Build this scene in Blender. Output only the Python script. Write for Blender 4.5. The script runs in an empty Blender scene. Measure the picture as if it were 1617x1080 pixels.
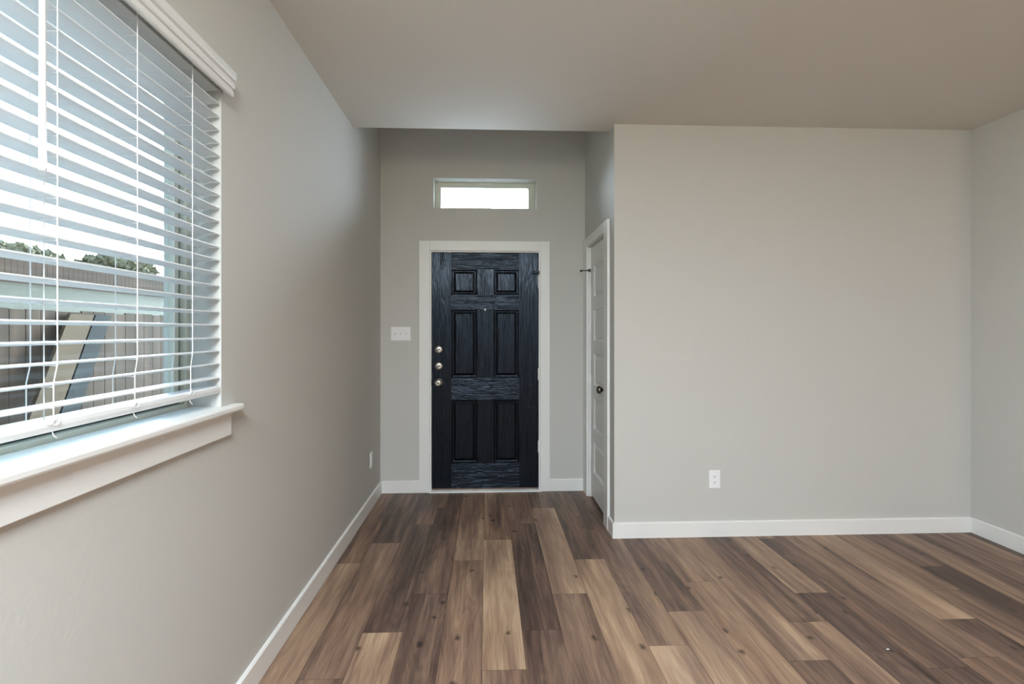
import bpy, bmesh, math, random
from mathutils import Vector, Matrix

random.seed(7)
scene = bpy.context.scene
COL = scene.collection

# ------------------------------------------------------------------ camera
F_PX, YAW, CX, CY, EYE = 830.46, 0.0442, 806.25, 522.6, 1.3705
cam_data = bpy.data.cameras.new('camera')
cam = bpy.data.objects.new('camera', cam_data)
COL.objects.link(cam)
cam.location = (0, 0, EYE)
cam.rotation_euler = (math.pi / 2, 0, -YAW)
cam_data.sensor_fit = 'HORIZONTAL'
cam_data.sensor_width = 36
cam_data.lens = F_PX / 1617 * 36
cam_data.shift_x = (808.5 - CX) / 1617
cam_data.shift_y = (CY - 540) / 1617
cam_data.clip_start = 0.02
scene.camera = cam

# ------------------------------------------------------------------ colour management
vs = scene.view_settings
vs.view_transform = 'Standard'
vs.look = 'None'
vs.gamma = 1
vs.use_curve_mapping = False
vs.exposure = 0.0
scene.cycles.max_bounces = 14
scene.cycles.diffuse_bounces = 8
scene.cycles.transparent_max_bounces = 16
scene.cycles.caustics_reflective = False
scene.cycles.caustics_refractive = False

# ------------------------------------------------------------------ sky
SKY = 2.6            # overcast sky; the bright haze lies beyond the front door
GLOW = 30.0          # haze brightness relative to the rest of the sky
w = bpy.data.worlds.new('sky')
scene.world = w
w.use_nodes = True
nt = w.node_tree
nt.nodes.clear()
wo = nt.nodes.new('ShaderNodeOutputWorld')
wb = nt.nodes.new('ShaderNodeBackground')
tc = nt.nodes.new('ShaderNodeTexCoord')
sp = nt.nodes.new('ShaderNodeSeparateXYZ')
rp = nt.nodes.new('ShaderNodeValToRGB')
rp.color_ramp.elements[0].position = 0.0
rp.color_ramp.elements[0].color = (0.70, 0.88, 1.0, 1)
rp.color_ramp.elements[1].position = 0.8
rp.color_ramp.elements[1].color = (0.44, 0.71, 1.0, 1)
nt.links.new(tc.outputs['Generated'], sp.inputs[0])
nt.links.new(sp.outputs['Z'], rp.inputs[0])
gm = nt.nodes.new('ShaderNodeMapRange'); gm.interpolation_type = 'SMOOTHSTEP'
gm.inputs['From Min'].default_value = 0.70; gm.inputs['From Max'].default_value = 0.95
nt.links.new(sp.outputs['Y'], gm.inputs['Value'])
glow = nt.nodes.new('ShaderNodeMix'); glow.data_type = 'RGBA'
glow.inputs['B'].default_value = (GLOW * 0.80, GLOW * 1.0, GLOW * 1.08, 1)
nt.links.new(gm.outputs[0], glow.inputs['Factor'])
nt.links.new(rp.outputs[0], glow.inputs['A'])
nt.links.new(glow.outputs['Result'], wb.inputs[0])
wb.inputs[1].default_value = SKY
nt.links.new(wb.outputs[0], wo.inputs[0])

# ------------------------------------------------------------------ dimensions (metres)
XL, XS, XR = -0.903, 0.840, 3.3015       # left wall, closet wall, right wall
YB, YF, YH = 4.4946, 3.4503, 3.583       # entry wall, block wall, edge of the main ceiling
H, HE = 2.741, 3.70                      # main ceiling, entry ceiling
YR = -3.6                                # rear wall behind the camera
XE = 5.6                                 # far side of the room beyond the right wall's end
YE = 2.62                                # where the right wall ends
WY0, WY1, WZ0, WZ1 = 0.47, 1.828, 1.108, 2.238   # window opening in the left wall
TX0, TX1, TZ0, TZ1 = -0.455, 0.420, 2.416, 2.671  # transom opening

# ------------------------------------------------------------------ lights
def area(name, loc, rot, sx, sy, power, col, portal=False):
    l = bpy.data.lights.new(name, 'AREA')
    l.shape = 'RECTANGLE'
    l.size, l.size_y = sx, sy
    l.energy = power
    l.color = col
    o = bpy.data.objects.new(name, l)
    o.location, o.rotation_euler = loc, rot
    COL.objects.link(o)
    if portal:
        l.cycles.is_portal = True
    return o

# unseen area light added for flash bounced off the ceiling behind the camera
area('ceiling_flash_bounce', (0.0, -1.3, H - 0.03), (0, 0, 0), 1.35, 1.4, 335, (0.72, 0.85, 1.0))
# warm ceiling lamp in the part of the room to the right of the camera
lamp = bpy.data.lights.new('warm_ceiling_lamp', 'POINT')
lamp.energy = 34
lamp.color = (1.0, 0.68, 0.40)
lamp.shadow_soft_size = 0.06
lo = bpy.data.objects.new('warm_ceiling_lamp', lamp)
lo.location = (3.62, -0.5, 2.25)
COL.objects.link(lo)
# round ceiling globe just above the photographer
globe = bpy.data.lights.new('ceiling_globe_lamp', 'POINT')
globe.energy = 62
globe.color = (1.0, 0.93, 0.6)
globe.shadow_soft_size = 0.20
go = bpy.data.objects.new('ceiling_globe_lamp', globe)
go.location = (-0.20, -0.45, 2.48)
COL.objects.link(go)
# portals guide the sky light through the two windows
area('window_portal', (XL - 0.17, (WY0 + WY1) / 2, (WZ0 + WZ1) / 2), (0, -math.pi / 2, 0), WZ1 - WZ0, WY1 - WY0, 1, (1, 1, 1), True)
area('transom_portal', ((TX0 + TX1) / 2, YB + 0.22, (TZ0 + TZ1) / 2), (-math.pi / 2, 0, 0), TX1 - TX0, TZ1 - TZ0, 1, (1, 1, 1), True)


# ------------------------------------------------------------------ materials
def srgb(r, g, b):
    f = lambda c: (c / 255 / 12.92) if c / 255 <= 0.04045 else ((c / 255 + 0.055) / 1.055) ** 2.4
    return (f(r), f(g), f(b), 1)


def new_mat(name, col, rough=0.5, metal=0.0, spec=0.5):
    m = bpy.data.materials.new(name)
    m.use_nodes = True
    b = m.node_tree.nodes['Principled BSDF']
    b.inputs['Base Color'].default_value = col
    b.inputs['Roughness'].default_value = rough
    b.inputs['Metallic'].default_value = metal
    b.inputs['Specular IOR Level'].default_value = spec
    return m, m.node_tree, b


def bumpy(name, col, rough, scale, strength, dist=0.002, spec=0.3, detail=3):
    m, t, b = new_mat(name, col, rough, 0, spec)
    c = t.nodes.new('ShaderNodeTexCoord')
    n = t.nodes.new('ShaderNodeTexNoise')
    n.inputs['Scale'].default_value = scale
    n.inputs['Detail'].default_value = detail
    bp = t.nodes.new('ShaderNodeBump')
    bp.inputs['Strength'].default_value = strength
    bp.inputs['Distance'].default_value = dist
    t.links.new(c.outputs['Object'], n.inputs['Vector'])
    t.links.new(n.outputs['Fac'], bp.inputs['Height'])
    t.links.new(bp.outputs['Normal'], b.inputs['Normal'])
    return m


M = {}
M['wall'] = bumpy('wall_paint', srgb(200, 199, 195), 0.75, 95, 0.35, 0.0016, 0.2)
M['ceiling'] = bumpy('ceiling_paint', srgb(216, 213, 206), 0.85, 110, 0.3, 0.0016, 0.15)
M['trim'] = bumpy('white_trim_paint', srgb(232, 232, 230), 0.38, 40, 0.04, 0.001, 0.45)
M['closet_paint'] = bumpy('satin_door_paint', srgb(222, 224, 222), 0.45, 60, 0.05, 0.001, 0.4)
M['vinyl'] = bumpy('white_vinyl', srgb(204, 206, 194), 0.4, 30, 0.03, 0.001, 0.4)
M['slat'] = bumpy('white_slat', srgb(228, 230, 232), 0.42, 50, 0.03, 0.001, 0.4)
M['plastic'] = bumpy('white_plastic', srgb(240, 240, 242), 0.35, 30, 0.02, 0.001, 0.5)
M['cord'] = bumpy('white_cord', srgb(240, 240, 240), 0.7, 300, 0.1, 0.001, 0.2)
M['dark'] = bumpy('dark_slot', srgb(42, 40, 40), 0.6, 50, 0.05, 0.001, 0.2)
M['seal'] = bumpy('dark_glazing_seal', srgb(45, 66, 66), 0.5, 50, 0.05, 0.001, 0.3)
M['nickel'] = bumpy('satin_nickel', srgb(205, 200, 192), 0.28, 80, 0.02, 0.001, 0.5)
M['nickel'].node_tree.nodes['Principled BSDF'].inputs['Metallic'].default_value = 1.0
M['pewter'] = bumpy('dark_pewter', srgb(120, 114, 108), 0.22, 80, 0.02, 0.001, 0.5)
M['pewter'].node_tree.nodes['Principled BSDF'].inputs['Metallic'].default_value = 1.0
M['sweep'] = bumpy('brown_sweep', srgb(120, 100, 88), 0.5, 60, 0.05, 0.001, 0.3)


def glass_mat():
    m = bpy.data.materials.new('window_glass')
    m.use_nodes = True
    t = m.node_tree
    t.nodes.clear()
    o = t.nodes.new('ShaderNodeOutputMaterial')
    mx = t.nodes.new('ShaderNodeMixShader')
    lw = t.nodes.new('ShaderNodeLayerWeight')
    lw.inputs['Blend'].default_value = 0.5
    pw = t.nodes.new('ShaderNodeMath'); pw.operation = 'POWER'; pw.inputs[1].default_value = 4.5
    fr = t.nodes.new('ShaderNodeMath'); fr.operation = 'MULTIPLY_ADD'; fr.inputs[1].default_value = 0.7; fr.inputs[2].default_value = 0.03
    t.links.new(lw.outputs['Facing'], pw.inputs[0])
    t.links.new(pw.outputs[0], fr.inputs[0])
    tr = t.nodes.new('ShaderNodeBsdfTransparent')
    tr.inputs['Color'].default_value = (0.95, 0.97, 0.965, 1)
    gl = t.nodes.new('ShaderNodeBsdfGlossy')
    gl.inputs['Roughness'].default_value = 0.02
    t.links.new(fr.outputs[0], mx.inputs[0])
    t.links.new(tr.outputs[0], mx.inputs[1])
    t.links.new(gl.outputs[0], mx.inputs[2])
    t.links.new(mx.outputs[0], o.inputs[0])
    return m


M['glass'] = glass_mat()


def frosted_mat():
    m = bpy.data.materials.new('obscured_glass')
    m.use_nodes = True
    t = m.node_tree
    t.nodes.clear()
    o = t.nodes.new('ShaderNodeOutputMaterial')
    mx = t.nodes.new('ShaderNodeMixShader')
    mx.inputs[0].default_value = 0.06
    tr = t.nodes.new('ShaderNodeBsdfTransparent')
    tr.inputs['Color'].default_value = (0.97, 0.97, 1, 1)
    gl = t.nodes.new('ShaderNodeBsdfGlossy')
    gl.inputs['Roughness'].default_value = 0.1
    t.links.new(tr.outputs[0], mx.inputs[1])
    t.links.new(gl.outputs[0], mx.inputs[2])
    t.links.new(mx.outputs[0], o.inputs[0])
    return m


M['transom_glass'] = frosted_mat()


def door_mat(name, axis):
    """black paint over embossed oak grain that runs along the given axis (x or z)"""
    m, t, b = new_mat(name, srgb(5, 5, 6), 0.22, 0, 0.31)
    b.inputs['Specular Tint'].default_value = (0.72, 0.88, 1.15, 1)
    N = t.nodes
    c = N.new('ShaderNodeTexCoord')
    mp = N.new('ShaderNodeMapping')
    mp.inputs['Scale'].default_value = (26, 26, 2.2) if axis == 'z' else (3.2, 26, 40)
    n1 = N.new('ShaderNodeTexNoise')
    n1.inputs['Scale'].default_value = 1.0
    n1.inputs['Detail'].default_value = 2
    n1.inputs['Distortion'].default_value = 0.4
    sn = N.new('ShaderNodeMath'); sn.operation = 'MULTIPLY'; sn.inputs[1].default_value = 46
    s2 = N.new('ShaderNodeMath'); s2.operation = 'SINE'
    mp2 = N.new('ShaderNodeMapping')
    mp2.inputs['Scale'].default_value = (420, 420, 14) if axis == 'z' else (14, 420, 420)
    n2 = N.new('ShaderNodeTexNoise')
    n2.inputs['Scale'].default_value = 1.0
    n2.inputs['Detail'].default_value = 2
    ad = N.new('ShaderNodeMath'); ad.operation = 'MULTIPLY_ADD'; ad.inputs[1].default_value = 0.55
    bp = N.new('ShaderNodeBump')
    bp.inputs['Strength'].default_value = 0.5
    bp.inputs['Distance'].default_value = 0.0014
    L = t.links.new
    L(c.outputs['Object'], mp.inputs[0]); L(mp.outputs[0], n1.inputs['Vector'])
    L(n1.outputs['Fac'], sn.inputs[0]); L(sn.outputs[0], s2.inputs[0])
    L(c.outputs['Object'], mp2.inputs[0]); L(mp2.outputs[0], n2.inputs['Vector'])
    L(s2.outputs[0], ad.inputs[0]); L(n2.outputs['Fac'], ad.inputs[2])
    L(ad.outputs[0], bp.inputs['Height']); L(bp.outputs[0], b.inputs['Normal'])
    return m


M['door_v'] = door_mat('black_oak_grain_upright', 'z')
M['door_h'] = door_mat('black_oak_grain_level', 'x')


def floor_mat():
    m, t, b = new_mat('oak_plank', (0.2, 0.15, 0.1, 1), 0.42, 0, 0.4)
    N, L = t.nodes, t.links.new
    at = N.new('ShaderNodeAttribute'); at.attribute_name = 'plank'; at.attribute_type = 'GEOMETRY'
    sep = N.new('ShaderNodeSeparateColor')
    L(at.outputs['Color'], sep.inputs[0])
    c = N.new('ShaderNodeTexCoord')
    off = N.new('ShaderNodeCombineXYZ')
    mu = N.new('ShaderNodeMath'); mu.operation = 'MULTIPLY'; mu.inputs[1].default_value = 37.0
    mu2 = N.new('ShaderNodeMath'); mu2.operation = 'MULTIPLY'; mu2.inputs[1].default_value = 53.0
    L(sep.outputs[1], mu.inputs[0]); L(sep.outputs[2], mu2.inputs[0])
    L(mu.outputs[0], off.inputs[0]); L(mu2.outputs[0], off.inputs[1]); L(mu.outputs[0], off.inputs[2])
    va = N.new('ShaderNodeVectorMath'); va.operation = 'ADD'
    L(c.outputs['Object'], va.inputs[0]); L(off.outputs[0], va.inputs[1])

    def noise(scale, detail=3, dist=0.0, rough=0.5):
        mp = N.new('ShaderNodeMapping'); mp.inputs['Scale'].default_value = scale
        n = N.new('ShaderNodeTexNoise'); n.inputs['Scale'].default_value = 1
        n.inputs['Detail'].default_value = detail; n.inputs['Distortion'].default_value = dist
        n.inputs['Roughness'].default_value = rough
        L(va.outputs[0], mp.inputs[0]); L(mp.outputs[0], n.inputs['Vector'])
        return n.outputs['Fac']

    def math_(op, a, bb, cc=None):
        n = N.new('ShaderNodeMath'); n.operation = op
        for i, v in enumerate((a, bb, cc)):
            if v is None: continue
            if isinstance(v, (int, float)): n.inputs[i].default_value = v
            else: L(v, n.inputs[i])
        return n.outputs[0]

    broad = noise((9, 1.1, 1), 2, 0.3)          # broad light and dark streaks
    streak = noise((30, 1.5, 1), 3, 0.5)
    fine = noise((230, 7, 1), 3)                # fine pores
    ring = noise((7, 0.75, 1), 2, 0.5)          # cathedral rings
    rs = math_('SINE', math_('MULTIPLY', ring, 95), 0)
    tone = math_('ADD', sep.outputs[0], math_('MULTIPLY', math_('SUBTRACT', broad, 0.5), 0.95))
    tone = math_('ADD', tone, math_('MULTIPLY', math_('SUBTRACT', streak, 0.5), 0.75))
    tone = math_('ADD', tone, math_('MULTIPLY', math_('SUBTRACT', fine, 0.5), 0.5))
    tone = math_('ADD', tone, math_('MULTIPLY', rs, 0.035))
    ramp = N.new('ShaderNodeValToRGB')
    e = ramp.color_ramp.elements
    e[0].position, e[0].color = 0.0, srgb(66, 49, 41)
    e[1].position, e[1].color = 1.0, srgb(190, 158, 126)
    for p, col in ((0.25, srgb(95, 73, 62)), (0.5, srgb(131, 102, 83)), (0.75, srgb(160, 129, 102))):
        x = e.new(p); x.color = col
    L(tone, ramp.inputs[0])
    # knots: sparse stretched cells
    mp = N.new('ShaderNodeMapping'); mp.inputs['Scale'].default_value = (5.4, 3.4, 1)
    wob = N.new('ShaderNodeTexNoise'); wob.inputs['Scale'].default_value = 16; wob.inputs['Detail'].default_value = 2
    L(va.outputs[0], wob.inputs['Vector'])
    ws = N.new('ShaderNodeVectorMath'); ws.operation = 'SCALE'; ws.inputs['Scale'].default_value = 0.045
    L(wob.outputs['Color'], ws.inputs[0])
    wa = N.new('ShaderNodeVectorMath'); wa.operation = 'ADD'
    L(va.outputs[0], wa.inputs[0]); L(ws.outputs[0], wa.inputs[1])
    L(wa.outputs[0], mp.inputs[0])
    vo = N.new('ShaderNodeTexVoronoi'); vo.voronoi_dimensions = '2D'; vo.inputs['Scale'].default_value = 1
    L(mp.outputs[0], vo.inputs['Vector'])
    kr = N.new('ShaderNodeMapRange'); kr.inputs['From Min'].default_value = 0.015; kr.inputs['From Max'].default_value = 0.095
    kr.inputs['To Min'].default_value = 1.0; kr.inputs['To Max'].default_value = 0.0
    L(vo.outputs['Distance'], kr.inputs['Value'])
    sc = N.new('ShaderNodeSeparateColor'); L(vo.outputs['Color'], sc.inputs[0])
    keep = math_('GREATER_THAN', sc.outputs[0], 0.62)
    kn = math_('MULTIPLY', math_('MULTIPLY', kr.outputs[0], keep), 0.85)
    mx = N.new('ShaderNodeMix'); mx.data_type = 'RGBA'
    L(kn, mx.inputs['Factor']); L(ramp.outputs[0], mx.inputs['A'])
    mx.inputs['B'].default_value = srgb(46, 34, 28)
    # cool grey wash on some planks
    gw = N.new('ShaderNodeMix'); gw.data_type = 'RGBA'
    gf = math_('MULTIPLY', noise((6, 0.9, 1), 2), 0.30)
    hs = N.new('ShaderNodeHueSaturation'); hs.inputs['Saturation'].default_value = 0.35
    L(mx.outputs['Result'], hs.inputs['Color'])
    L(gf, gw.inputs['Factor']); L(mx.outputs['Result'], gw.inputs['A']); L(hs.outputs[0], gw.inputs['B'])
    L(gw.outputs['Result'], b.inputs['Base Color'])
    bp = N.new('ShaderNodeBump'); bp.inputs['Strength'].default_value = 0.25; bp.inputs['Distance'].default_value = 0.001
    L(fine, bp.inputs['Height']); L(bp.outputs[0], b.inputs['Normal'])
    rr = N.new('ShaderNodeMapRange'); rr.inputs['To Min'].default_value = 0.38; rr.inputs['To Max'].default_value = 0.52
    L(fine, rr.inputs['Value']); L(rr.outputs[0], b.inputs['Roughness'])
    return m


M['floor'] = floor_mat()
M['seam'] = bumpy('plank_seam', srgb(48, 37, 31), 0.7, 60, 0.05)


def wood_out(name, ca, cb, sc):
    m, t, b = new_mat(name, ca, 0.85, 0, 0.15)
    N, L = t.nodes, t.links.new
    c = N.new('ShaderNodeTexCoord')
    mp = N.new('ShaderNodeMapping'); mp.inputs['Scale'].default_value = sc
    n = N.new('ShaderNodeTexNoise'); n.inputs['Scale'].default_value = 1; n.inputs['Detail'].default_value = 4
    r = N.new('ShaderNodeValToRGB')
    r.color_ramp.elements[0].position, r.color_ramp.elements[0].color = 0.3, ca
    r.color_ramp.elements[1].position, r.color_ramp.elements[1].color = 0.7, cb
    L(c.outputs['Object'], mp.inputs[0]); L(mp.outputs[0], n.inputs['Vector'])
    L(n.outputs['Fac'], r.inputs[0]); L(r.outputs[0], b.inputs['Base Color'])
    return m


M['fence'] = wood_out('weathered_fence_wood', srgb(58, 46, 39), srgb(86, 68, 58), (9, 9, 0.8))
M['fence_far'] = wood_out('brown_fence_wood', srgb(54, 40, 33), srgb(82, 62, 51), (0.4, 0.4, 14))
M['sun_strip'] = wood_out('sun_strip_tan', srgb(76, 60, 46), srgb(90, 72, 56), (4, 4, 2))  # sunlight on the fence, put into the colour of a slab
M['shade_strip'] = wood_out('shade_strip_dark', srgb(34, 34, 36), srgb(44, 44, 46), (4, 4, 2))  # shadow on the fence, put into the colour of a slab
M['lawn'] = wood_out('dry_lawn', srgb(56, 52, 40), srgb(70, 64, 50), (3, 3, 3))
M['leaf'] = wood_out('olive_leaves', srgb(122, 118, 96), srgb(156, 148, 124), (8, 8, 8))
M['bark'] = wood_out('tree_bark', srgb(70, 58, 48), srgb(92, 78, 66), (8, 8, 2))
M['stucco'] = bumpy('porch_paint', srgb(190, 188, 182), 0.8, 40, 0.2)


# ------------------------------------------------------------------ mesh helpers
def link(name, bm, mats, parent=None, smooth=False, bevel=0.0, seg=2):
    me = bpy.data.meshes.new(name)
    bmesh.ops.recalc_face_normals(bm, faces=bm.faces)
    bm.to_mesh(me)
    bm.free()
    for m in (mats if isinstance(mats, (list, tuple)) else [mats]):
        me.materials.append(m)
    if smooth:
        for p in me.polygons: p.use_smooth = True
    o = bpy.data.objects.new(name, me)
    COL.objects.link(o)
    if parent is not None:
        o.parent = parent
        o.matrix_parent_inverse = Matrix.Translation(-parent.location) if parent.type == 'EMPTY' else parent.matrix_basis.inverted()
    if bevel:
        b = o.modifiers.new('bevel', 'BEVEL')
        b.width, b.segments, b.limit_method = bevel, seg, 'ANGLE'
    return o


def box(bm, x0, x1, y0, y1, z0, z1, mi=0):
    x0, x1 = min(x0, x1), max(x0, x1); y0, y1 = min(y0, y1), max(y0, y1); z0, z1 = min(z0, z1), max(z0, z1)
    v = [bm.verts.new(p) for p in ((x0, y0, z0), (x1, y0, z0), (x1, y1, z0), (x0, y1, z0), (x0, y0, z1), (x1, y0, z1), (x1, y1, z1), (x0, y1, z1))]
    for f in ((3, 2, 1, 0), (4, 5, 6, 7), (0, 1, 5, 4), (1, 2, 6, 5), (2, 3, 7, 6), (3, 0, 4, 7)):
        fc = bm.faces.new([v[i] for i in f]); fc.material_index = mi
    return v


def boxes(name, lst, mat, parent=None, bevel=0.0):
    bm = bmesh.new()
    for b in lst: box(bm, *b)
    return link(name, bm, mat, parent, bevel=bevel)


def tube(bm, pts, r, n=8, cap=True):
    pts = [Vector(p) for p in pts]
    rings = []
    for i, p in enumerate(pts):
        d = (pts[min(i + 1, len(pts) - 1)] - pts[max(i - 1, 0)]).normalized()
        a = d.orthogonal().normalized() if i == 0 else (u - d * u.dot(d)).normalized()
        u = a
        bb = d.cross(a)
        rr = r[i] if isinstance(r, (list, tuple)) else r
        rings.append([bm.verts.new(p + (a * math.cos(2 * math.pi * k / n) + bb * math.sin(2 * math.pi * k / n)) * rr) for k in range(n)])
    for i in range(len(rings) - 1):
        for k in range(n):
            bm.faces.new((rings[i][k], rings[i][(k + 1) % n], rings[i + 1][(k + 1) % n], rings[i + 1][k]))
    if cap:
        bm.faces.new(rings[0][::-1]); bm.faces.new(rings[-1])


def lathe(bm, prof, origin, axis, n=28):
    """prof: (radius, distance along axis)"""
    d = Vector(axis).normalized(); a = d.orthogonal().normalized(); b = d.cross(a); o = Vector(origin)
    rings = []
    for r, t in prof:
        if r < 1e-6: rings.append([bm.verts.new(o + d * t)])
        else: rings.append([bm.verts.new(o + d * t + (a * math.cos(2 * math.pi * k / n) + b * math.sin(2 * math.pi * k / n)) * r) for k in range(n)])
    for i in range(len(rings) - 1):
        A, B = rings[i], rings[i + 1]
        for k in range(n):
            if len(A) == 1 and len(B) == 1: continue
            if len(A) == 1: bm.faces.new((A[0], B[k], B[(k + 1) % n]))
            elif len(B) == 1: bm.faces.new((A[k], A[(k + 1) % n], B[0]))
            else: bm.faces.new((A[k], A[(k + 1) % n], B[(k + 1) % n], B[k]))


def extrude_profile(bm, prof, axis, t0, t1):
    """prof: closed list of (x, z) [axis y] or (y, z) [axis x], swept from t0 to t1"""
    P = (lambda a, b, t: (a, t, b)) if axis == 'y' else (lambda a, b, t: (t, a, b))
    A = [bm.verts.new(P(a, b, t0)) for a, b in prof]
    B = [bm.verts.new(P(a, b, t1)) for a, b in prof]
    n = len(prof)
    for i in range(n): bm.faces.new((A[i], A[(i + 1) % n], B[(i + 1) % n], B[i]))
    bm.faces.new(A[::-1]); bm.faces.new(B)


def struct(o):
    o['kind'] = 'structure'
    return o


def tag(o, label, cat, group=None):
    o['label'] = label
    o['category'] = cat
    if group: o['group'] = group
    return o


def empty(name, loc):
    o = bpy.data.objects.new(name, None)
    o.empty_display_size = 0.1
    o.location = loc
    COL.objects.link(o)
    return o


# ================================================================== SETTING
# ---- floor: one mesh, planks laid along the room
PW, P0 = 0.1808, -0.0225
PLEN = 1.332
#        column: (first joint, [tones from near to far])
COLS = {
    -5: (3.142, {0: .62, 1: .40}), -4: (2.10, {0: .42, 1: .52, 2: .26}), -3: (2.414, {0: .74, 1: .25, 2: .33}),
    -2: (2.758, {0: .33, 1: .27, 2: .46}), -1: (3.148, {0: .52, 1: .56}), 0: (2.125, {0: .52, 1: .82, 2: .62}),
    1: (2.402, {0: .30, 1: .26, 2: .52}), 2: (2.727, {0: .48, 1: .70, 2: .36}), 3: (3.135, {0: .70, 1: .26}),
    4: (2.260, {0: .78, 1: .50, 2: .30}), 5: (2.533, {0: .74, 1: .30, 2: .4}), 6: (2.827, {0: .58, 1: .52}),
    7: (2.130, {0: .36, 1: .58, 2: .5}), 8: (2.415, {0: .60, 1: .28}), 9: (2.679, {0: .30, 1: .58}),
    10: (2.06, {0: .30, 1: .27, 2: .4}), 11: (2.12, {0: .5, 1: .50}), 12: (2.405, {0: .32, 1: .70}),
    13: (2.675, {0: .45, 1: .54}), 14: (2.95, {0: .26, 1: .3}), 15: (2.25, {0: .4, 1: .52}), 16: (2.6, {0: .5, 1: .36}),
    17: (3.0, {0: .45, 1: .52}), 18: (2.5, {0: .5, 1: .42}),
}
bm = bmesh.new()
lay = bm.faces.layers.float_color.new('plank')


def plank(x0, x1, y0, y1, tone, rng):
    g = 0.0006
    v = [bm.verts.new(p) for p in ((x0 + g, y0 + g, 0), (x1 - g, y0 + g, 0), (x1 - g, y1 - g, 0), (x0 + g, y1 - g, 0))]
    f = bm.faces.new(v)
    f[lay] = (tone, rng.random(), rng.random(), 1)


rng = random.Random(11)
FX0, FX1, FY0, FY1 = XL - 0.02, XE, YR, YB + 0.02
for k in range(-5, 37):
    x0, x1 = max(P0 + PW * k, FX0), min(P0 + PW * (k + 1), FX1)
    if x1 - x0 < 0.003: continue
    first, tones = COLS.get(k, (rng.uniform(1.6, 2.9), {}))
    far = FY1 if x0 < XS + 0.05 else YF + 0.02
    y = first - PLEN * math.ceil((first - FY0) / PLEN)
    i = -int(math.ceil((first - FY0) / PLEN)) + 1
    while y < far:
        a, b_ = max(y, FY0), min(y + PLEN, far)
        if b_ - a > 0.01:
            plank(x0, x1, a, b_, tones.get(i, rng.choice((.28, .34, .45, .52, .58, .66, .72))), rng)
        y += PLEN; i += 1
base = [bm.verts.new(p) for p in ((FX0, FY0, -0.0012), (FX1, FY0, -0.0012), (FX1, FY1, -0.0012), (FX0, FY1, -0.0012))]
fb = bm.faces.new(base); fb.material_index = 1
struct(link('floor', bm, [M['floor'], M['seam']]))

# ---- ceiling: main slab, step up at its edge, and the higher entry ceiling
bm = bmesh.new()
box(bm, XL - 0.1, XE + 0.1, YR - 0.1, YF + 0.0, H, HE + 0.1)
box(bm, XL - 0.1, XS + 0.001, YF, YH, H, HE + 0.1)
box(bm, XS + 0.001, XE + 0.1, YF, YB + 0.2, H + 0.4, HE + 0.1)
box(bm, XL - 0.1, XS + 0.1, YH, YB + 0.2, HE, HE + 0.1)
struct(link('ceiling', bm, M['ceiling']))


def wall_with_hole(name, plane, a, b, u0, u1, z0, z1, holes):
    """wall slab between coordinates a and b on one axis, spanning u on the other, with rectangular holes (u0,u1,z0,z1)"""
    bm = bmesh.new()
    us = sorted({u0, u1} | {h[0] for h in holes} | {h[1] for h in holes})
    zs = sorted({z0, z1} | {h[2] for h in holes} | {h[3] for h in holes})
    def solid(i, j):
        if not (0 <= i < len(us) - 1 and 0 <= j < len(zs) - 1): return False
        cu, cz = (us[i] + us[i + 1]) / 2, (zs[j] + zs[j + 1]) / 2
        return not any(h[0] < cu < h[1] and h[2] < cz < h[3] for h in holes)
    cache = {}
    def V(t, i, j):
        k = (t, i, j)
        if k not in cache:
            cache[k] = bm.verts.new((t, us[i], zs[j]) if plane == 'x' else (us[i], t, zs[j]))
        return cache[k]
    for i in range(len(us) - 1):
        for j in range(len(zs) - 1):
            if not solid(i, j): continue
            for t in (a, b): bm.faces.new((V(t, i, j), V(t, i + 1, j), V(t, i + 1, j + 1), V(t, i, j + 1)))
            for di, dj, p, q in ((-1, 0, (i, j), (i, j + 1)), (1, 0, (i + 1, j), (i + 1, j + 1)), (0, -1, (i, j), (i + 1, j)), (0, 1, (i, j + 1), (i + 1, j + 1))):
                if not solid(i + di, j + dj):
                    bm.faces.new((V(a, *p), V(a, *q), V(b, *q), V(b, *p)))
    return struct(link(name, bm, M['wall']))


DX0, DX1, DZ1 = -0.495, 0.461, 2.062      # front door rough opening (holds jamb and slab)
CY0, CY1, CZ1 = 3.690, 4.342, 2.080       # closet door rough opening
wall_with_hole('wall_left', 'x', XL, XL - 0.19, YR, YB + 0.2, 0, HE, [(WY0, WY1, WZ0 - 0.018, WZ1)])
wall_with_hole('wall_back', 'y', YB, YB + 0.19, XL, XS, 0, HE, [(TX0, TX1, TZ0, TZ1), (DX0, DX1, 0, DZ1)])
wall_with_hole('wall_closet', 'x', XS, XS + 0.12, YF + 0.0, YB + 0.19, 0, HE, [(CY0, CY1, 0, CZ1)])
wall_with_hole('wall_front', 'y', YF, YF + 0.12, XS + 0.12, XR + 0.12, 0, H + 0.4, [])
# end cap so that the block's outside corner is one clean plane
o = wall_with_hole('wall_right', 'x', XR, XR + 0.12, YE, YF, 0, H, [])
wall_with_hole('wall_side', 'x', XE, XE + 0.12, YR, YE + 0.12, 0, H, [])
wall_with_hole('wall_return', 'y', YE, YE + 0.12, XR + 0.12, XE, 0, H, [])
wall_with_hole('wall_rear', 'y', YR, YR - 0.15, XL, XE, 0, H, [])
# closed dark closet behind the closet door
bm = bmesh.new()
box(bm, XS + 0.12, XS + 0.9, YB + 0.02, YB + 0.1, 0, 2.6)
box(bm, XS + 0.85, XS + 0.9, YF + 0.12, YB + 0.02, 0, 2.6)
box(bm, XS + 0.12, XS + 0.9, YF + 0.12, YB + 0.1, 2.55, 2.6)
box(bm, XS + 0.0, XS + 0.9, YF + 0.12, YB + 0.1, -0.02, -0.0015)
struct(link('wall_closet_inside', bm, M['dark']))

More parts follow.
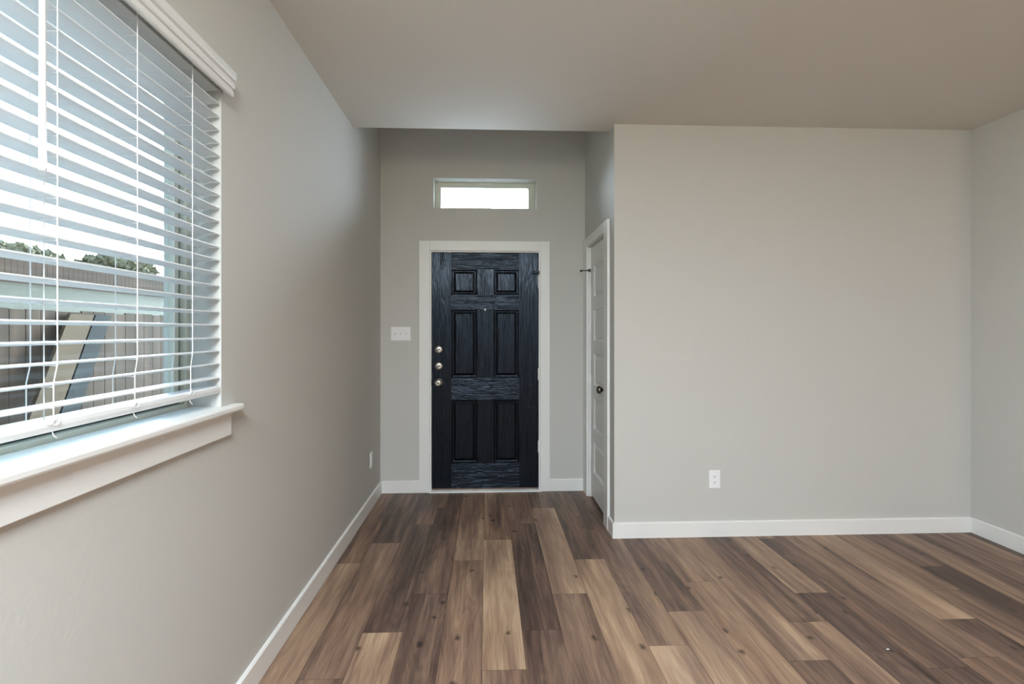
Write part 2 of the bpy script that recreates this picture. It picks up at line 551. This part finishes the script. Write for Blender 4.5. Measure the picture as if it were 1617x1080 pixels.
# ---- baseboards
BH, BT = 0.102, 0.014


def base_prof(s, at):
    # (offset, z) profile, s = direction into the room
    return [(at, 0), (at + s * BT, 0), (at + s * BT, BH - 0.006), (at + s * (BT - 0.006), BH), (at, BH)]


def baseboard(name, segs):
    bm = bmesh.new()
    for axis, s, at, t0, t1 in segs:
        extrude_profile(bm, base_prof(s, at), axis, t0, t1)
    return struct(link(name, bm, M['trim']))


CAS_L, CAS_R = -0.577, 0.535
baseboard('baseboard_left', [('y', 1, XL, YR, YB)])
baseboard('baseboard_back', [('x', -1, YB, XL, CAS_L), ('x', -1, YB, CAS_R, XS - 0.019)])
baseboard('baseboard_front', [('x', -1, YF, XS, XR), ('y', -1, XS, YF - BT, 3.576)])
baseboard('baseboard_right', [('y', -1, XR, YE, YF)])

# ---- front door casing and jamb
bm = bmesh.new()
cz = 2.137
ct = 0.018
for x0, x1 in ((CAS_L, DX0 + 0.008), (DX1 - 0.008, CAS_R)):
    box(bm, x0, x1, YB - ct, YB, 0, cz - 0.0)
box(bm, DX0 + 0.008, DX1 - 0.008, YB - ct, YB, DZ1 - 0.010, cz)
struct(link('trim_1', bm, M['trim'], bevel=0.003))
bm = bmesh.new()
box(bm, DX0, DX0 + 0.020, YB + 0.0005, YB + 0.14, 0, DZ1)
box(bm, DX1 - 0.020, DX1, YB + 0.0005, YB + 0.14, 0, DZ1)
box(bm, DX0 + 0.020, DX1 - 0.020, YB + 0.0005, YB + 0.14, DZ1 - 0.020, DZ1)
# stop behind the slab
box(bm, DX0 + 0.020, DX0 + 0.032, YB + 0.062, YB + 0.12, 0, DZ1 - 0.02)
box(bm, DX1 - 0.032, DX1 - 0.020, YB + 0.062, YB + 0.12, 0, DZ1 - 0.02)
box(bm, DX0 + 0.032, DX1 - 0.032, YB + 0.062, YB + 0.12, DZ1 - 0.032, DZ1 - 0.02)
struct(link('trim_2', bm, M['trim']))


# ---- panelled door slab built facing -Y at y=0 (face), thickness t behind it
def panel_slab(bm, x0, x1, z0, z1, t, panels, rails, steps, place, mi_v=0, mi_h=0):
    """panels: list of rectangles (x0,x1,z0,z1); rails: z ranges grained across; steps: [(inset, depth)] of the moulding"""
    xs = sorted({x0, x1} | {p[0] for p in panels} | {p[1] for p in panels})
    zs = sorted({z0, z1} | {p[2] for p in panels} | {p[3] for p in panels})
    cache = {}
    def V(x, y, z):
        k = (round(x, 5), round(y, 5), round(z, 5))
        if k not in cache: cache[k] = bm.verts.new(place(x, y, z))
        return cache[k]
    def quad(r, y, mi):
        f = bm.faces.new((V(r[0], y, r[2]), V(r[1], y, r[2]), V(r[1], y, r[3]), V(r[0], y, r[3]))); f.material_index = mi
    for i in range(len(xs) - 1):
        for j in range(len(zs) - 1):
            cx_, cz_ = (xs[i] + xs[i + 1]) / 2, (zs[j] + zs[j + 1]) / 2
            if any(p[0] < cx_ < p[1] and p[2] < cz_ < p[3] for p in panels): continue
            inner = xs[1] < cx_ < xs[-2]
            h = inner and any(a < cz_ < b for a, b in rails)
            quad((xs[i], xs[i + 1], zs[j], zs[j + 1]), 0, mi_h if h else mi_v)
    for p in panels:
        prev, pd = p, 0.0
        for ins, dep in steps:
            cur = (p[0] + ins, p[1] - ins, p[2] + ins, p[3] - ins)
            A = [V(prev[0], pd, prev[2]), V(prev[1], pd, prev[2]), V(prev[1], pd, prev[3]), V(prev[0], pd, prev[3])]
            B = [V(cur[0], dep, cur[2]), V(cur[1], dep, cur[2]), V(cur[1], dep, cur[3]), V(cur[0], dep, cur[3])]
            for k in range(4):
                f = bm.faces.new((A[k], A[(k + 1) % 4], B[(k + 1) % 4], B[k])); f.material_index = mi_v
            prev, pd = cur, dep
        quad(prev, pd, mi_v)
    # sides and back
    bx = [bm.verts.new(place(x, t, z)) for x, z in ((x0, z0), (x1, z0), (x1, z1), (x0, z1))]
    fx = [bm.verts.new(place(x, 0, z)) for x, z in ((x0, z0), (x1, z0), (x1, z1), (x0, z1))]
    bm.faces.new(bx).material_index = mi_v
    for k in range(4): bm.faces.new((fx[k], fx[(k + 1) % 4], bx[(k + 1) % 4], bx[k])).material_index = mi_v


FD = YB + 0.010      # interior face of the front door
PX = ((-0.308, -0.085), (0.052, 0.273))
PZ = ((0.242, 0.784), (0.970, 1.555), (1.678, 1.899))
panels = [(a, b, c, d) for a, b in PX for c, d in PZ]
rails = [(0.0, 0.242), (0.784, 0.970), (1.555, 1.678), (1.899, 2.1)]
bm = bmesh.new()
panel_slab(bm, -0.4715, 0.4375, 0.028, 2.038, 0.044, panels, rails,
           [(0.004, 0.000), (0.010, 0.010), (0.018, 0.012), (0.022, 0.012), (0.040, 0.003), (0.043, 0.003)],
           lambda x, y, z: (x, FD + y, z), 0, 1)
door = struct(link('door_1', bm, [M['door_v'], M['door_h']]))
door['label'] = 'black six panel front door with embossed oak grain'


def sub(name, bm, mat, parent, label=None, smooth=False, bevel=0.0):
    o = link(name, bm, mat, parent, smooth=smooth, bevel=bevel)
    if label: o['label'] = label
    return o


KX = -0.412
for z, nm in ((1.212, 'deadbolt'), (1.072, 'deadbolt')):
    bm = bmesh.new()
    lathe(bm, [(0, 0), (0.0355, 0), (0.0355, 0.006), (0.031, 0.014), (0.024, 0.018), (0.012, 0.019), (0, 0.019)], (KX, FD, z), (0, -1, 0))
    d = sub(nm, bm, M['nickel'], door, 'satin nickel deadbolt rose', True)
    bm = bmesh.new()
    a = 0.55
    c_, s_ = math.cos(a), math.sin(a)
    vs_ = box(bm, -0.017, 0.017, -0.034, -0.018, -0.0055, 0.0055)
    for v in vs_:
        x, y, zz = v.co
        v.co = (KX + x * c_ - zz * s_, FD + y, z + x * s_ + zz * c_)
    sub('thumb_turn', bm, M['pewter'], d, bevel=0.003)
bm = bmesh.new()
lathe(bm, [(0, 0), (0.034, 0), (0.034, 0.005), (0.029, 0.010), (0.014, 0.013), (0.012, 0.026), (0.018, 0.034), (0.027, 0.042),
           (0.0295, 0.052), (0.027, 0.062), (0.020, 0.068), (0.012, 0.0685), (0, 0.066)], (KX, FD, 0.932), (0, -1, 0))
kn = sub('door_knob', bm, M['nickel'], door, 'satin nickel round knob', True)
bm = bmesh.new()
lathe(bm, [(0, 0), (0.009, 0), (0.009, 0.003), (0.004, 0.004), (0, 0.004)], (KX, FD - 0.066, 0.932), (0, -1, 0), 16)
sub('turn_button', bm, M['pewter'], kn, None, True)
bm = bmesh.new()
lathe(bm, [(0, 0), (0.0085, 0), (0.0085, 0.003), (0.006, 0.005), (0, 0.004)], (-0.018, FD, 1.553), (0, -1, 0), 18)
sub('peephole', bm, M['plastic'], door, 'small pale peephole', True)
for z in (1.79, 1.00, 0.38):        # hinges along the right edge
    bm = bmesh.new()
    box(bm, 0.4385, 0.450, FD - 0.0065, FD - 0.003, z - 0.05, z + 0.05)
    tube(bm, [(0.4395, FD - 0.009, z - 0.05), (0.4395, FD - 0.009, z + 0.05)], 0.0065, 10)
    sub('hinge', bm, M['trim'], door, 'white hinge')
bm = bmesh.new()
tube(bm, [(0.4395, FD - 0.010, 1.872), (0.425, FD - 0.05, 1.872), (0.400, FD - 0.075, 1.872)], 0.0045, 8)
tube(bm, [(0.4395, FD - 0.010, 1.860), (0.4395, FD - 0.010, 1.884)], 0.009, 10)
tube(bm, [(0.403, FD - 0.073, 1.872), (0.393, FD - 0.083, 1.872)], 0.009, 10)
sub('door_stop', bm, M['pewter'], door, 'dark hinge pin door stop')
bm = bmesh.new()
box(bm, -0.470, 0.436, FD + 0.004, FD + 0.040, 0.014, 0.0275)
sub('door_sweep', bm, M['sweep'], door, 'brown weather sweep')
for z in (1.072, 0.932):
    bm = bmesh.new()
    box(bm, -0.4745, -0.4722, FD - 0.004, FD + 0.03, z - 0.03, z + 0.03)
    sub('latch_plate', bm, M['dark'], door, 'dark latch plate')
boxes('trim_3', [(DX0 + 0.0, DX1, YB - 0.035, YB + 0.15, 0.0, 0.012)], M['trim'], bevel=0.004)['kind'] = 'structure'

# ---- closet door on the side wall
bm = bmesh.new()
c0, c1, cz = 3.576, YB - 0.004, 2.142
box(bm, XS - 0.018, XS, c0, CY0 + 0.010, 0, cz)
box(bm, XS - 0.018, XS, CY1 - 0.010, c1, 0, cz)
box(bm, XS - 0.018, XS, CY0 + 0.010, CY1 - 0.010, CZ1 - 0.012, cz)
struct(link('trim_4', bm, M['trim'], bevel=0.003))
bm = bmesh.new()
box(bm, XS + 0.0005, XS + 0.119, CY0, CY0 + 0.018, 0, CZ1)
box(bm, XS + 0.0005, XS + 0.119, CY1 - 0.018, CY1, 0, CZ1)
box(bm, XS + 0.0005, XS + 0.119, CY0 + 0.018, CY1 - 0.018, CZ1 - 0.018, CZ1)
box(bm, XS + 0.062, XS + 0.10, CY0 + 0.018, CY0 + 0.030, 0, CZ1 - 0.018)
box(bm, XS + 0.062, XS + 0.10, CY1 - 0.030, CY1 - 0.018, 0, CZ1 - 0.018)
box(bm, XS + 0.062, XS + 0.10, CY0 + 0.030, CY1 - 0.030, CZ1 - 0.030, CZ1 - 0.018)
struct(link('trim_5', bm, M['trim']))
XD = XS + 0.018
d0, d1 = 3.711, 4.321
pz = []
zt = 1.900
for k in range(5):
    pz.append((zt - 0.255, zt)); zt -= 0.355
bm = bmesh.new()
panel_slab(bm, d0, d1, 0.024, 2.056, 0.036, [(d0 + 0.115, d1 - 0.115, a, b) for a, b in pz], [],
           [(0.003, 0.005), (0.014, 0.014), (0.022, 0.014), (0.042, 0.004), (0.045, 0.004)],
           lambda u, t, z: (XD + t, u, z))
cdoor = struct(link('door_2', bm, M['closet_paint']))
cdoor['label'] = 'pale grey white five panel closet door'
bm = bmesh.new()
lathe(bm, [(0, 0), (0.032, 0), (0.032, 0.005), (0.026, 0.010), (0.012, 0.012), (0.011, 0.026), (0.018, 0.033), (0.027, 0.042),
           (0.029, 0.052), (0.026, 0.061), (0.017, 0.067), (0, 0.068)], (XD, 3.772, 0.945), (-1, 0, 0))
sub('door_knob', bm, M['pewter'], cdoor, 'dark polished pewter knob', True)
for z in (1.80, 1.06, 0.27):
    bm = bmesh.new()
    tube(bm, [(XD - 0.009, d1 + 0.002, z - 0.05), (XD - 0.009, d1 + 0.002, z + 0.05)], 0.007, 10)
    box(bm, XD - 0.006, XD - 0.003, d1 - 0.010, d1 + 0.002, z - 0.05, z + 0.05)
    sub('hinge', bm, M['trim'], cdoor, 'white painted hinge')
bm = bmesh.new()
tube(bm, [(XD - 0.011, d1 + 0.002, 1.872), (XD - 0.055, d1 + 0.012, 1.872), (XD - 0.075, d1 + 0.03, 1.872)], 0.0045, 8)
tube(bm, [(XD - 0.011, d1 + 0.002, 1.860), (XD - 0.011, d1 + 0.002, 1.884)], 0.009, 10)
tube(bm, [(XD - 0.075, d1 + 0.028, 1.872), (XD - 0.080, d1 + 0.04, 1.872)], 0.009, 10)
tube(bm, [(XD - 0.011, d1 + 0.002, 1.872), (XD - 0.03, d1 - 0.03, 1.872)], 0.0045, 8)
sub('door_stop', bm, M['pewter'], cdoor, 'dark hinge pin door stop')

# ---- transom window above the front door
WD = YB + 0.125
bm = bmesh.new()
fl, fr_, ft, fb_ = 0.050, 0.060, 0.048, 0.034
box(bm, TX0, TX0 + fl, WD, WD + 0.06, TZ0, TZ1)
box(bm, TX1 - fr_, TX1, WD, WD + 0.06, TZ0, TZ1)
box(bm, TX0 + fl, TX1 - fr_, WD, WD + 0.06, TZ0, TZ0 + fb_)
box(bm, TX0 + fl, TX1 - fr_, WD, WD + 0.06, TZ1 - ft, TZ1)
tw = struct(link('window_2', bm, M['vinyl'], bevel=0.003))
boxes('pane', [(TX0 + fl, TX1 - fr_, WD + 0.025, WD + 0.031, TZ0 + fb_, TZ1 - ft)], M['transom_glass'], tw)
boxes('glazing_label', [(-0.075, 0.03, WD - 0.001, WD, TZ1 - 0.016, TZ1 - 0.007)], M['closet_paint'], tw)['label'] = 'small pale sticker on the top of the frame'

# ---- left window: vinyl frame, pane, stool and apron
XW = XL - 0.105
bm = bmesh.new()
box(bm, XW - 0.065, XW, WY0, WY0 + 0.020, WZ0, WZ1)
box(bm, XW - 0.065, XW, WY1 - 0.020, WY1, WZ0, WZ1)
box(bm, XW - 0.065, XW, WY0 + 0.020, WY1 - 0.020, WZ0, WZ0 + 0.020)
box(bm, XW - 0.065, XW, WY0 + 0.020, WY1 - 0.020, WZ1 - 0.020, WZ1)
win = struct(link('window_1', bm, M['vinyl'], bevel=0.003))
a0, a1, b0, b1 = WY0 + 0.032, WY1 - 0.032, WZ0 + 0.032, WZ1 - 0.032
bm = bmesh.new()
s = 0.027
box(bm, XW - 0.042, XW - 0.016, a0, a0 + s, b0, b1)
box(bm, XW - 0.042, XW - 0.016, a1 - s, a1, b0, b1)
box(bm, XW - 0.042, XW - 0.016, a0 + s, a1 - s, b0, b0 + s)
box(bm, XW - 0.042, XW - 0.016, a0 + s, a1 - s, b1 - s, b1)
sash = sub('sash', bm, M['vinyl'], win, 'pale green tinted vinyl sash', bevel=0.003)
bm = bmesh.new()
g = 0.012
box(bm, XW - 0.040, XW - 0.022, a0 - g, a0, b0 - g, b1 + g)
box(bm, XW - 0.040, XW - 0.022, a1, a1 + g, b0 - g, b1 + g)
box(bm, XW - 0.040, XW - 0.022, a0, a1, b0 - g, b0)
box(bm, XW - 0.040, XW - 0.022, a0, a1, b1, b1 + g)
sub('seal', bm, M['seal'], win, 'dark seal between sash and frame')
boxes('pane', [(XW - 0.036, XW - 0.030, a0 + s, a1 - s, b0 + s, b1 - s)], M['glass'], sash)
bm = bmesh.new()
# stool: board through the opening with a rounded nose and a horn past the opening
STY0, STY1 = WY0 - 0.075, 1.918
st = 0.022
vs_ = [(XW - 0.0, WY0), (XL, WY0), (XL, STY0), (XL + 0.042, STY0), (XL + 0.042, STY1 - 0.012), (XL + 0.034, STY1), (XL, STY1), (XL, WY1), (XW, WY1)]
A = [bm.verts.new((x, y, WZ0 + 0.006 - st)) for x, y in vs_]
B = [bm.verts.new((x, y, WZ0 + 0.006)) for x, y in vs_]
bm.faces.new(A[::-1]); bm.faces.new(B)
for k in range(len(vs_)): bm.faces.new((A[k], A[(k + 1) % len(vs_)], B[(k + 1) % len(vs_)], B[k]))
sub('window_stool', bm, M['trim'], win, 'white window stool board', bevel=0.006)
boxes('apron', [(XL, XL + 0.016, STY0 + 0.05, 1.868, WZ0 - 0.097, WZ0 - 0.0165)], M['trim'], win, bevel=0.002)['label'] = 'white apron board under the stool'

# ================================================================== THINGS
# ---- venetian blind
blind = empty('venetian_blind', (XL - 0.026, (WY0 + WY1) / 2, WZ0 + 0.006))
tag(blind, 'white faux wood venetian blind hanging open in the left wall window', 'blind')
SX = XL - 0.0275          # centre line of the slats
SY0, SY1 = WY0 + 0.010, WY1 - 0.008
PITCH = 0.0440
slz = [1.2120 + PITCH * k for k in range(23)]


def slat_prof(z, tilt, x=SX, w_=0.050, th=0.0032, crown=0.0032, n=6):
    up, dn = [], []
    for k in range(n + 1):
        u = -w_ / 2 + w_ * k / n
        h = crown * (1 - (2 * u / w_) ** 2)
        up.append((u, h + th / 2)); dn.append((u, h - th / 2))
    pts = up + dn[::-1]
    c_, s_ = math.cos(tilt), math.sin(tilt)
    return [(x + a * c_ - b * s_, z + a * s_ + b * c_) for a, b in pts]


bm = bmesh.new()
rs = random.Random(3)
for i, z in enumerate(slz):
    t_ = math.radians(6.3) + rs.uniform(-0.010, 0.010)
    if i == 0: t_ = math.radians(-1.0)
    if i == 1: t_ = math.radians(10.0)
    extrude_profile(bm, slat_prof(z, t_, SX + rs.uniform(-0.0008, 0.0008)), 'y', SY0, SY1)
link('slats', bm, M['slat'], blind)
bm = bmesh.new()
zb = 1.160
rx0, rx1 = SX - 0.026, SX + 0.026
prof = [(rx0, zb + 0.004), (rx0 + 0.004, zb), (rx1 - 0.004, zb - 0.000), (rx1, zb + 0.004), (rx1 + 0.0012, zb + 0.012), (rx1, zb + 0.021),
        (rx1 - 0.004, zb + 0.025), (rx0 + 0.004, zb + 0.025), (rx0, zb + 0.021)]
extrude_profile(bm, prof, 'y', SY0, SY1 + 0.001)
rail = sub('bottom_rail', bm, M['slat'], blind)
bm = bmesh.new()
box(bm, SX - 0.028, SX + 0.022, SY0 - 0.004, SY1 + 0.002, WZ1 - 0.040, WZ1 - 0.002)
sub('head_rail', bm, M['slat'], blind)
# valance: moulded crown strip with a return at each end
VZ0, VZ1 = 2.172, 2.258
xv = XL + 0.001
prof = [(xv + 0.022, VZ0), (xv + 0.030, VZ0), (xv + 0.033, VZ0 + 0.004), (xv + 0.033, VZ0 + 0.017), (xv + 0.030, VZ0 + 0.021), (xv + 0.0305, VZ0 + 0.024),
        (xv + 0.036, VZ0 + 0.027), (xv + 0.038, VZ0 + 0.033), (xv + 0.037, VZ0 + 0.042), (xv + 0.0335, VZ0 + 0.047), (xv + 0.034, VZ0 + 0.050),
        (xv + 0.040, VZ0 + 0.055), (xv + 0.043, VZ0 + 0.063), (xv + 0.043, VZ1 - 0.006), (xv + 0.039, VZ1 - 0.001), (xv + 0.034, VZ1), (xv + 0.022, VZ1)]
bm = bmesh.new()
VY0, VY1 = WY0 - 0.03, WY1 + 0.016
extrude_profile(bm, prof, 'y', VY0, VY1)
val = sub('valance', bm, M['slat'], blind, 'moulded white valance strip')
for y0, y1 in ((VY0, VY0 + 0.008), (VY1 - 0.008, VY1)):
    bm = bmesh.new()
    box(bm, xv, xv + 0.022, y0, y1, VZ0 + 0.004, VZ1)
    sub('valance_return', bm, M['slat'], val)
# ladders: front string, back string and rungs, with the lift cord between them
for y in (0.641, 0.894, 1.147, 1.400, 1.654):
    bm = bmesh.new()
    xf, xb = SX + 0.0275, SX - 0.0275
    zz = [zb + 0.02, 1.228, 1.262] + [1.30 + 0.044 * k for k in range(20)]
    yy = lambda z: y - (0.010 if z < 1.27 else 0.004 if z < 1.30 else 0)
    tube(bm, [(xf, yy(z), z) for z in zz] + [(xf, y, WZ1 - 0.03)], 0.0012, 6)
    tube(bm, [(xb, yy(z), z) for z in zz] + [(xb, y, WZ1 - 0.03)], 0.0012, 6)
    for z in slz: tube(bm, [(xf, yy(z), z - 0.0025), (xb, yy(z), z - 0.0025)], 0.0008, 5)
    lad = sub('ladder_cord', bm, M['cord'], blind)
    if y < 1.3:
        bm = bmesh.new()
        tube(bm, [(SX, y, zb + 0.012), (SX, y, WZ1 - 0.03)], 0.0012, 6)
        sub('lift_cord', bm, M['cord'], blind)
    # knotted cord end on the face of the rail
    bm = bmesh.new()
    pts = []
    for k in range(15):
        a = 2 * math.pi * k / 14
        pts.append((rx1 + 0.0035 + 0.001 * math.sin(a * 2), y - 0.006 - 0.008 * math.cos(a), zb + 0.021 + 0.007 * math.sin(a)))
    tube(bm, pts + [(rx1 + 0.0035, y - 0.022, zb + 0.017), (rx1 + 0.003, y - 0.030, zb + 0.020)], 0.0011, 6)
    tube(bm, [(rx1 - 0.006, y - 0.004, zb + 0.0), (rx1 + 0.001, y - 0.010, zb - 0.007), (rx1 + 0.002, y - 0.002, zb - 0.014)], 0.0010, 6)
    sub('cord_knot', bm, M['cord'], rail)
bm = bmesh.new()
xw = XL + 0.018
tube(bm, [(xw, 1.088, 1.690), (xw, 1.088, 1.694), (xw, 1.088, 1.72), (xw, 1.088, 2.13), (xw - 0.01, 1.088, 2.16), (xw - 0.03, 1.088, 2.168)],
     [0.0055, 0.0075, 0.0065, 0.0055, 0.003, 0.003], 6)
sub('tilt_wand', bm, M['plastic'], blind, 'white six sided tilt wand')


# ---- wall plates
def plate_box(bm, T, u0, u1, v0, v1, d0, d1):
    vs_ = box(bm, u0, u1, d0, d1, v0, v1)
    for v in vs_:
        v.co = T(v.co.x, v.co.y, v.co.z)


def outlet(name, T, base, label, group):
    root = empty(name, base)
    tag(root, label, 'outlet', group)
    bm = bmesh.new()
    plate_box(bm, T, -0.0375, 0.0375, -0.059, 0.059, 0, 0.006)
    sub('cover_plate', bm, M['plastic'], root, bevel=0.0025)
    for s_ in (1, -1):
        bm = bmesh.new()
        zc = 0.0195 * s_
        pr = []
        for k in range(24):
            a = 2 * math.pi * k / 24
            pr.append((max(-0.0165, min(0.0165, 0.0172 * math.cos(a) * 1.05)), max(-0.0135, min(0.0135, 0.0172 * math.sin(a)))))
        A = [bm.verts.new(T(x, 0.0055, zc + z)) for x, z in pr]
        B = [bm.verts.new(T(x, 0.0085, zc + z)) for x, z in pr]
        n = len(pr)
        for k in range(n): bm.faces.new((A[k], A[(k + 1) % n], B[(k + 1) % n], B[k]))
        bm.faces.new(A); bm.faces.new(B)
        r = sub('receptacle', bm, M['plastic'], root)
        bm = bmesh.new()
        plate_box(bm, T, -0.0075, -0.0052, zc - 0.0005, zc + 0.0075, 0.0083, 0.0089)
        plate_box(bm, T, 0.0052, 0.0072, zc + 0.0005, zc + 0.0070, 0.0083, 0.0089)
        plate_box(bm, T, -0.0023, 0.0023, zc - 0.0085, zc - 0.0040, 0.0083, 0.0089)
        sub('slots', bm, M['dark'], r, 'dark plug slots')
    bm = bmesh.new()
    plate_box(bm, T, -0.003, 0.003, -0.003, 0.003, 0.0058, 0.0075)
    sub('screw', bm, M['plastic'], root)
    return root


outlet('wall_outlet', lambda u, d, v: (1.5155 + u, YF - d, 0.381 + v), (1.5155, YF, 0.381),
       'white duplex outlet low on the wide front facing wall right of the closet', 'wall outlets')
outlet('wall_outlet', lambda u, d, v: (XL + d, 4.130 + u, 0.370 + v), (XL, 4.130, 0.370),
       'white duplex outlet low on the left wall near the entry corner', 'wall outlets')

sw = empty('light_switch', (-0.732, YB, 1.347))
tag(sw, 'white triple light switch plate on the entry wall left of the front door', 'light switch')
T = lambda u, d, v: (-0.732 + u, YB - d, 1.347 + v)
bm = bmesh.new()
plate_box(bm, T, -0.083, 0.083, -0.0585, 0.0585, 0, 0.006)
sub('cover_plate', bm, M['plastic'], sw, bevel=0.0025)
for u, up in ((-0.046, 1), (0, -1), (0.046, 1)):
    bm = bmesh.new()
    plate_box(bm, T, u - 0.0055, u + 0.0055, -0.0125, 0.0125, 0.0055, 0.0068)
    f = sub('switch_slot', bm, M['closet_paint'], sw)
    bm = bmesh.new()
    vs_ = box(bm, u - 0.004, u + 0.004, 0.006, 0.020, -0.006, 0.006)
    for v in vs_:
        if v.co.y > 0.01: v.co.z = v.co.z * 0.7 + 0.009 * up
        v.co = T(v.co.x, v.co.y, v.co.z)
    sub('toggle', bm, M['plastic'], sw, bevel=0.001)
    for s_ in (1, -1):
        bm = bmesh.new()
        p = T(u, 0.0055, 0.030 * s_)
        lathe(bm, [(0, 0), (0.0032, 0), (0.0030, 0.0015), (0, 0.002)], p, (0, -1, 0), 12)
        sub('screw', bm, M['plastic'], sw)

# tiny scrap on the floor
bm = bmesh.new()
vs_ = box(bm, 1.716, 1.727, 2.186, 2.192, 0.0, 0.003)
tag(link('paper_scrap', bm, M['plastic'], bevel=0.001), 'tiny white scrap lying on the wood floor at lower right', 'scrap')

# ================================================================== OUTSIDE
bm = bmesh.new()
v = [bm.verts.new(p) for p in ((XL - 0.19, -8, -0.15), (XL - 0.19, 14, -0.15), (-5.2, 18, -0.15), (-5.2, -8, -0.15))]
bm.faces.new(v)
v2 = [bm.verts.new(p) for p in ((-13, 30, 2.70), (-13, -12, 2.70), (-40, -30, 2.75), (-40, 60, 2.75))]
bm.faces.new((v[3], v[2], v2[0], v2[1]))
bm.faces.new((v2[1], v2[0], v2[3], v2[2]))
lawn = struct(link('ground_lawn', bm, M['lawn']))

# near fence of upright boards
fence = empty('wooden_fence', (-3.7, 5.0, -0.15))
tag(fence, 'weathered brown board fence just outside the left window', 'fence')
bm = bmesh.new()
rf = random.Random(5)
y = 0.6
while y < 14.5:
    bw = 0.138
    box(bm, -3.70 + rf.uniform(-0.003, 0.003), -3.683, y, y + bw, -0.15, 1.545 + rf.uniform(-0.008, 0.008))
    y += bw + 0.007
link('board_panel', bm, M['fence'], fence)
for z in (0.15, 0.75, 1.35):
    boxes('rail', [(-3.742, -3.704, 0.6, 14.5, z - 0.045, z + 0.045)], M['fence'], fence)
for y in (0.7, 3.1, 5.5, 7.9, 10.3, 12.7):
    boxes('post', [(-3.835, -3.743, y - 0.045, y + 0.045, -0.15, 1.50)], M['fence'], fence)


def light_shade_slab(name, mat, y0, y1, wd, label, dx):  # diagonal slab added to stand in for sun or shadow on the fence
    bm = bmesh.new()
    vs_ = []
    zt, zl = 1.52, -0.15
    for x, yoff in ((0, 0), (0.03, 0)):
        for (yy, z) in ((y0, zl), (y0 + wd, zl), (y1 + wd, zt), (y1, zt)):
            base_x = -3.66 + (0.30 * (zt - z) / (zt - zl)) + dx
            vs_.append(bm.verts.new((base_x + x, yy, z)))
    for f in ((0, 1, 2, 3), (7, 6, 5, 4), (0, 4, 5, 1), (1, 5, 6, 2), (2, 6, 7, 3), (3, 7, 4, 0)):
        bm.faces.new([vs_[i] for i in f])
    return tag(link(name, bm, mat), label, 'light and shade strip')


light_shade_slab('light_shade_strip', M['sun_strip'], 3.55, 4.75, 0.28, 'tan slab standing in for the diagonal sunlit strip on the fence outside the window', 0)
light_shade_slab('light_shade_strip', M['shade_strip'], 3.85, 5.05, 0.20, 'dark slab standing in for the shadow strip beside the sunlit one on the outside fence', 0)

far = empty('wooden_fence', (-13.2, 12, 2.68))
tag(far, 'distant brown board fence on the rise below the treetops', 'fence')
bm = bmesh.new()
y = -2.0
while y < 30:
    box(bm, -13.22, -13.2, y, y + 0.19, 2.68, 3.42 + rf.uniform(-0.02, 0.02)); y += 0.2
link('board_panel', bm, M['fence_far'], far)
for y in range(-2, 31, 4):
    boxes('post', [(-13.32, -13.221, y - 0.05, y + 0.05, 2.68, 3.4)], M['fence_far'], far)


def tree(cx, cy, zb_, zt, r, label, seed):
    root = empty('leafy_tree', (cx, cy, zb_))
    tag(root, label, 'tree', 'trees beyond the fences')
    rt = random.Random(seed)
    bm = bmesh.new()
    tube(bm, [(cx, cy, zb_), (cx + 0.1, cy, (zb_ + zt) / 2), (cx + 0.05, cy + 0.1, zt - 0.3)], [0.16, 0.11, 0.04], 8)
    link('trunk', bm, M['bark'], root)
    bm = bmesh.new()
    for k in range(900):
        a, b = rt.uniform(0, 2 * math.pi), rt.uniform(-1, 1)
        q = rt.random() ** 0.33
        s_ = math.sqrt(1 - b * b)
        p = Vector((cx + r * q * s_ * math.cos(a), cy + r * q * s_ * math.sin(a), zt - (zt - zb_) * 0.40 + (zt - zb_) * 0.40 * q * b))
        d = Vector((rt.uniform(-1, 1), rt.uniform(-1, 1), rt.uniform(-1, 1))).normalized()
        e = d.orthogonal().normalized()
        l_ = rt.uniform(0.12, 0.26)
        f = d.cross(e)
        q4 = [p - d * l_, p + e * l_ * 0.5, p + d * l_, p - e * l_ * 0.5]
        m1 = p + f * 0.05
        vv = [bm.verts.new(z) for z in q4]; c5 = bm.verts.new(m1)
        for i in range(4): bm.faces.new((vv[i], vv[(i + 1) % 4], c5))
    link('crown', bm, M['leaf'], root)


for i, (cx_, cy_, zt, r, lab) in enumerate((
        (-16.5, 14.4, 4.05, 1.6, 'low olive tree crown behind the far fence, leftmost of three'),
        (-16.0, 18.0, 4.30, 1.7, 'broad olive tree crown behind the far fence, middle of three'),
        (-15.5, 22.6, 4.55, 1.5, 'olive tree crown behind the far fence beside the window frame, rightmost of three'))):
    tree(cx_, cy_, 2.70, zt, r, lab, 20 + i)

# porch roof and porch slab outside the front door
struct(boxes('ceiling_porch', [(-2.6, 3.0, YB + 0.2, YB + 1.25, 3.02, 3.2)], M['stucco']))
struct(boxes('floor_porch', [(-2.6, 3.0, YB + 0.2, YB + 8, -0.25, -0.10)], M['stucco']))
